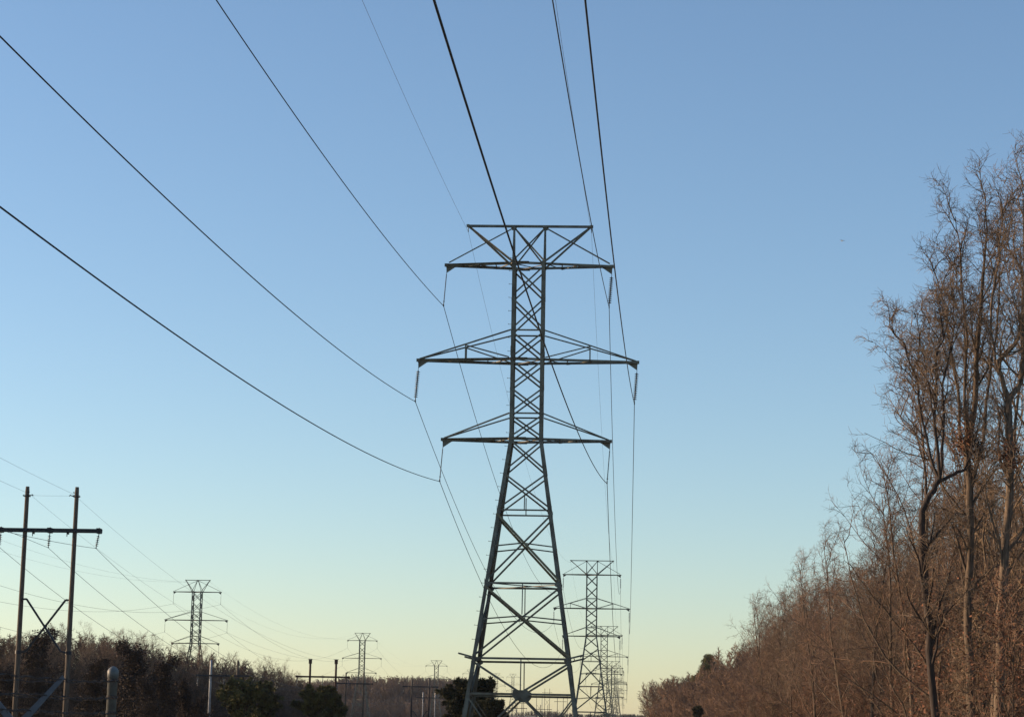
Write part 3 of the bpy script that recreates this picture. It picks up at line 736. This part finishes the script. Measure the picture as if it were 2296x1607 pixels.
# merged woods too dense to count
LOW = [bare_tree(20, 60 + i, k=(17, 8, 6, 0), tr=(.12 if i % 2 else .25, .98), wide=.34, twig=2.2, low=True) for i in range(5)]
LOWM = []
for tk, cr, _ in LOW:
    LOWM.append(join([tk, cr]))
LOW2 = [join(list(bare_tree(20, 80 + i, k=(17, 7, 5, 0), tr=(.12, .97), wide=.34, twig=3.8, low=True)[:2])) for i in range(5)]
def mass(name, pts, label, M, low, cat='wood', mats=None):
    parts = []
    for (x, y, h) in pts:
        V, Fq = low[int(rng.integers(0, len(low)))]; a = rng.uniform(0, 2 * PI); s = h / (float(V[:, 2].max()) * .98); sw = s * rng.uniform(.9, 1.25) 
        c, s_ = math.cos(a), math.sin(a)
        W = np.stack([(V[:, 0] * c - V[:, 1] * s_) * sw + x, (V[:, 0] * s_ + V[:, 1] * c) * sw + y, V[:, 2] * s + float(ground_z(x, y))], 1).astype(np.float32)
        parts.append((W, Fq))
    V, Fq = join(parts); o = np_mesh(name, V, Fq, M); tag(o, label, cat, kind='stuff'); print(name, len(pts), len(Fq)); return o
pts = []
yy = 58.0
while yy < 405:
    e = float(np.interp(yy, EY, EX)); x = e + (18.5 if yy > 92 else 9.5)
    x = max(x, yy * .215 if yy < 92 else 0)
    while x < e + 75 and x / yy < .26 or x < e + (12 if yy > 92 else 30):
        pts.append((x + rng.uniform(-2, 2), yy + rng.uniform(-2, 2), float(np.interp(yy, HY, HH)) * rng.uniform(.85, 1.0))); x += 6.0
    yy += 6.0
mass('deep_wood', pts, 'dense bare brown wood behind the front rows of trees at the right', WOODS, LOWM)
pts = []; yy = 405.0
while yy < 765:
    e = float(np.interp(yy, EY, EX)); x = e + 1.5
    while x < e + (40 if yy < 700 else 60):
        pts.append((x + rng.uniform(-1.8, 1.8), yy + rng.uniform(-2, 2), float(np.interp(yy, HY, HH)) * rng.uniform(.95, 1.0))); x += 3.3 if x < e + 9 else 8.0
    yy += 5.5
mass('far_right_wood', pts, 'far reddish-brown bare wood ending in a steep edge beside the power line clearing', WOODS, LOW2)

# left-hand belt
SK = [(-60, 1400), (0, 1415), (100, 1412), (200, 1405), (300, 1428), (380, 1440), (450, 1455), (540, 1470), (600, 1480), (650, 1492), (690, 1515), (712, 1545), (740, 1570)]
sx_, sy_ = zip(*SK)
GL = 'trees of the left-hand wood'
for i in range(46):
    x = -30 + 770 * (i + rng.uniform(-.3, .3)) / 46; Yd = 325 + (x / 700) * 150 + rng.uniform(-6, 10)
    X, Y_, h = top(x, float(np.interp(x, sx_, sy_)) + rng.uniform(-17, 10), Yd)
    place(int(rng.integers(0, 6)), X, Y_, max(h, 4), 'one of the bare trees along the top of the left-hand wood', group=GL)
pts = []
for i in range(420):
    x = rng.uniform(-60, 735); dpt = rng.uniform(8, 90); Yd = 325 + (x / 700) * 150 + dpt
    X, Y_, h = top(x, float(np.interp(x, sx_, sy_)) + rng.uniform(8, 50), Yd); pts.append((X, Y_, max(h, 3)))
for i in range(260):
    x = rng.uniform(-60, 735); Yd = 318 + (x / 700) * 150 - rng.uniform(0, 12)
    X, Y_, h = top(x, float(np.interp(x, sx_, sy_)) + rng.uniform(55, 120), Yd); pts.append((X, Y_, max(h, 2.5)))
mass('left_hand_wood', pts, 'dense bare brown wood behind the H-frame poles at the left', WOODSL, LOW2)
pts = []
for i in range(620):
    x = rng.uniform(640, 1100); Yd = 1230 + 170 * rng.random()
    X, Y_, h = top(x, float(np.interp(x, [640, 730, 760, 800, 860, 1000, 1080, 1112], [1523, 1524, 1519, 1512, 1515, 1517, 1520, 1528])) + rng.uniform(-1, 8) + (40 * rng.random() if i > 260 else 0), Yd); pts.append((X, Y_, max(h, 5)))
for i in range(300):
    x = rng.uniform(650, 1104); Yd = 1160 + 60 * rng.random(); X, Y_, h = top(x, 1560 + rng.uniform(0, 30), Yd); pts.append((X, Y_, max(h, 4)))
BIG = [join(list(bare_tree(20, 90 + i, k=(13, 7, 4, 0), tr=(.1, .98), wide=.42, twig=8, low=True)[:2])) for i in range(4)]
mass('far_left_wood', pts, 'long level-topped brown wood far off behind the distant towers', WOODSF, BIG)
pts = []
for i in range(420):
    x = rng.uniform(1095, 1445); Yd = 1930 + 120 * rng.random(); yt = 1597 + 4 * math.sin(x * .03) + 3 * math.sin(x * .013 + 1) + (x > 1370) * 4
    X, Y_, h = top(x, yt + rng.uniform(0, 4), Yd); pts.append((X, Y_, max(h, 3)))
mass('far_ridge_wood', pts, 'very dark low line of far woods closing the clearing at the bottom edge', RIDGE, BIG)

# evergreens
def pine(seed, H, W, dens=1400, shape='round', blade=.16):
    rng_ = np.random.default_rng(seed)
    p, d, r = grow(np.zeros((1, 3)), np.array([[0, 0, 1.0]]), np.array([H * .95]), np.array([H * .018]), 10, .03, .05, .15, rng_); tk = [tubes(p, r, 8)]
    nb = 46; t = np.sort(rng_.random(nb)) * .88 + .1; P = np.stack([np.interp(t * 10, np.arange(11), p[0, :, i]) for i in range(3)], 1); az = rng_.uniform(0, 2 * PI, nb)
    if shape == 'round': wr = W * np.sqrt(np.clip(1 - ((t - .3) / .72) ** 2, .05, 1)) * np.where(t < .3, .85 + .15 * t / .3, 1)
    else: wr = W * np.clip(1.05 - t, .08, 1) ** .7
    wr = wr * rng_.uniform(.72, 1.12, nb)
    D = np.stack([np.cos(az), np.sin(az), np.full(nb, .45)], 1); bp, bd, br = grow(P, D, wr, np.full(nb, .045), 6, .07, .05, .3, rng_); tk.append(tubes(bp, br, 4))
    C = []
    for s in range(nb):
        m_ = int(8 + 16 * wr[s] / W); tt = rng_.uniform(.35, 1.05, m_) * 6; q_ = np.stack([np.interp(np.minimum(tt, 6), np.arange(7), bp[s, :, i]) for i in range(3)], 1); C.append(q_ + rng_.normal(0, .2 * W / 3, (m_, 3)) * np.array([1, 1, .7]))
    C = np.concatenate(C); per = max(8, dens * 14 // len(C)); P = np.repeat(C, per, 0); dd = norm(rng_.normal(0, 1, P.shape) + np.array([0, 0, .55])); L = blade * rng_.uniform(1.2, 2.6, len(P))[:, None]
    w = norm(np.cross(dd, rng_.normal(0, 1, P.shape))) * .034 * (blade / .16); o = P + dd * .02
    V = np.stack([o - w, o + dd * L * .6 - w * 1.1, o + dd * L, o + dd * L * .6 + w * 1.1], 1).reshape(-1, 3)
    return join(tk), (V, np.arange(len(V)).reshape(-1, 4)), None
def put_pine(name, x, y, Y, W, seed, lb, mats, shape='round', dens=6000, cat='tree', blade=.16):
    X, Y_, h = top(x, y, Y); o = put_tree(name, pine(seed, h, W, dens, shape, blade), (X, Y_, float(ground_z(X, Y_))), mats); tag(o, lb, cat); return o
put_pine('pine_tree', 558, 1538, 240, 4.7, 1, 'broad rounded green pine in front of the half-white H-frame', (BARK, NEED), blade=.17)
put_pine('pine_tree', 722, 1545, 238, 3.1, 2, 'smaller rounded pine under the small brown H-frame', (BARK, NEED), blade=.16)
put_pine('evergreen_tree', 1052, 1532, 200, 3.1, 3, 'dark evergreen behind the left legs of the largest tower', (BARK, NEEDD), blade=.16)['label'] = 'nearly black rounded evergreen behind the left legs of the largest tower'
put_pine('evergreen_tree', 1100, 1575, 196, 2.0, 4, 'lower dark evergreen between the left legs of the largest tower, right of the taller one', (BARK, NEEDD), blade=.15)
# tall pine on the skyline at the right: bare stem, clumped crown
def put_crown(x, y, Y, lb, M, seed, R=1.7, n=10, flat=0):
    X, Y_, h = top(x, y, Y); root = empty('pine_tree', (X, Y_, float(ground_z(X, Y_)))); tag(root, lb, 'tree'); rg = np.random.default_rng(seed)
    p, d, r = grow(np.zeros((1, 3)), np.array([[0, 0, 1.0]]), np.array([h * .97]), np.array([.16]), 10, .02, .05, .3, rg); np_mesh('trunk', *tubes(p, r, 8), BARK, root)
    tt = (np.arange(n) + rg.random(n)) / n; aa = rg.uniform(0, 2 * PI, n); rr = R * np.sin(np.clip(.25 + tt * 2.1, 0, 2.6)) * rg.uniform(.35, 1.0, n)
    C = np.stack([np.cos(aa) * rr * (2.2 if flat else 1), np.sin(aa) * rr, h - R * .25 - tt * R * (1.5 if flat else 2.3)], 1)
    if not flat: C[-3:] = [(-R * 1.35, 0, h - R * 2.2), (-R * .9, .3, h - R * 2.0), (R * .9, .2, h - R * 2.3)]
    P = np.repeat(C, 800, 0) + norm(rg.normal(0, 1, (n * 800, 3))) * (rg.random((n * 800, 1)) ** .45) * R * .36 * np.array([1.2, 1.2, .8]); dd = norm(rg.normal(0, 1, P.shape) + np.array([0, 0, .4])); w = norm(np.cross(dd, rg.normal(0, 1, P.shape))) * .06
    V = np.stack([P - w, P + dd * .25 - w, P + dd * .4, P + dd * .25 + w], 1).reshape(-1, 3); np_mesh('crown', V, np.arange(len(V)).reshape(-1, 4), M, root)
    tb = np.stack([np.interp(np.linspace(6, 9, n), np.arange(11), p[0, :, i]) for i in range(3)], 1); np_mesh('limbs', *tubes(np.stack([tb, (tb + C) / 2 + [0, 0, .1], C], 1), np.tile([[.05, .04, .02]], (n, 1)), 4), BARK, root)
put_crown(1592, 1465, 600, 'round-topped dark pine sticking up at the left end of the right-hand wood', NEED, 5, 3.1, 26)
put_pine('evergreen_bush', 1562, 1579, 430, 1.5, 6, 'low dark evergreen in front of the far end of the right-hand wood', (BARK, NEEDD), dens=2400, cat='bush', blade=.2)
# leafy dark oaks on the left
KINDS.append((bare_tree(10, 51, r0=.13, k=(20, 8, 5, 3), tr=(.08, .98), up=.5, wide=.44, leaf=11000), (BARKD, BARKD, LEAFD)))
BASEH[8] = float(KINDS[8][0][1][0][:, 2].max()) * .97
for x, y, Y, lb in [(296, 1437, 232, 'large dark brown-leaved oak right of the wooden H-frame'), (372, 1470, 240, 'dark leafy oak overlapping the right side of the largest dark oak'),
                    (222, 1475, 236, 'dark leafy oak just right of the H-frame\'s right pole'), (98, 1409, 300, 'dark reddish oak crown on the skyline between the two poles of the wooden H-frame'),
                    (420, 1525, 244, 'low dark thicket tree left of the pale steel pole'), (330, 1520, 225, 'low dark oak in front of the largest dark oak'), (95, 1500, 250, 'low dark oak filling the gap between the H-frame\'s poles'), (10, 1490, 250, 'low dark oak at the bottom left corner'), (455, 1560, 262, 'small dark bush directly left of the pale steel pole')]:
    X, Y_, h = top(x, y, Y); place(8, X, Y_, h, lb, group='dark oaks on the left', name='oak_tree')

# ------------------------------------------------------------------ haze
hz = MB(); hz.poly([(-6200, -950, -8), (6200, -950, -8), (6200, 9100, -8), (-6200, 9100, -8)], [(-6200, -950, 75), (6200, -950, 75), (6200, 9100, 75), (-6200, 9100, 75)])
HM = bpy.data.materials.new('thin_evening_haze'); HM.use_nodes = True; hn = HM.node_tree; hn.nodes.remove(hn.nodes['Principled BSDF'])
pv = hn.nodes.new('ShaderNodeVolumePrincipled'); pv.inputs['Color'].default_value = (.85, .88, .95, 1); pv.inputs['Density'].default_value = HAZE; pv.inputs['Anisotropy'].default_value = .3
hn.links.new(pv.outputs[0], hn.nodes['Material Output'].inputs['Volume'])
ho = hz.build('haze', HM); tag(ho, kind='stuff', label='thin pale evening haze over the far end of the clearing', cat='haze')

# ------------------------------------------------------------------ bird
bp = at(1889, 540, 200); b_ = empty('bird', tuple(bp), .6); tag(b_, 'small blurry grey bird alone in the open blue sky', 'bird')
mb = MB(); mb.lathe((0, -.17, 0), (0, .17, .01), [(0, .004), (.08, .012), (.15, .03), (.24, .032), (.45, .05), (.7, .035), (.85, .02), (1, .045)], 10); mb.build('body', BIRD, b_, True)
for sx in (-1, 1):
    mb = MB(); mb.plate([(sx * .03, .07, .02), (sx * .15, .1, .06), (sx * .29, -.02, .04), (sx * .15, -.03, .055), (sx * .03, -.07, .02)], .012, (0, 0, 1)); mb.build('wing', BIRD, b_)

# ------------------------------------------------------------------ light
SUN_EL, SUN_AZ = math.radians(10), math.radians(-80)        # azimuth from +Y, towards -X
sd = Vector((math.sin(SUN_AZ) * math.cos(SUN_EL), math.cos(SUN_AZ) * math.cos(SUN_EL), math.sin(SUN_EL)))
sl = bpy.data.lights.new('sun', 'SUN'); sl.energy = 5.0; sl.angle = math.radians(.5); sl.color = (1, .69, .43)
so = bpy.data.objects.new('sun', sl); COL.objects.link(so); so.rotation_euler = sd.to_track_quat('Z', 'Y').to_euler()
w = bpy.data.worlds.new('World'); S.world = w; w.use_nodes = True; nt = w.node_tree; bg = nt.nodes['Background']
sky = nt.nodes.new('ShaderNodeTexSky'); sky.sky_type = 'NISHITA'; sky.sun_disc = False; sky.sun_elevation = SUN_EL; sky.sun_rotation = SUN_AZ
sky.air_density = 1.0; sky.dust_density = .35; sky.ozone_density = 2.3
mx = nt.nodes.new('ShaderNodeMix'); mx.data_type = 'RGBA'; mx.blend_type = 'MULTIPLY'; mx.inputs['Factor'].default_value = 1
mx.inputs['B'].default_value = (.99, .98, 1.045, 1)      # a little less green than the model atmosphere
nt.links.new(sky.outputs[0], mx.inputs['A']); nt.links.new(mx.outputs['Result'], bg.inputs['Color']); bg.inputs['Strength'].default_value = .15
S.view_settings.view_transform = 'Standard'; S.view_settings.look = 'None'; S.view_settings.gamma = 1; S.view_settings.exposure = .49
S.view_settings.use_curve_mapping = False
S.cycles.max_bounces = 4; S.cycles.diffuse_bounces = 2
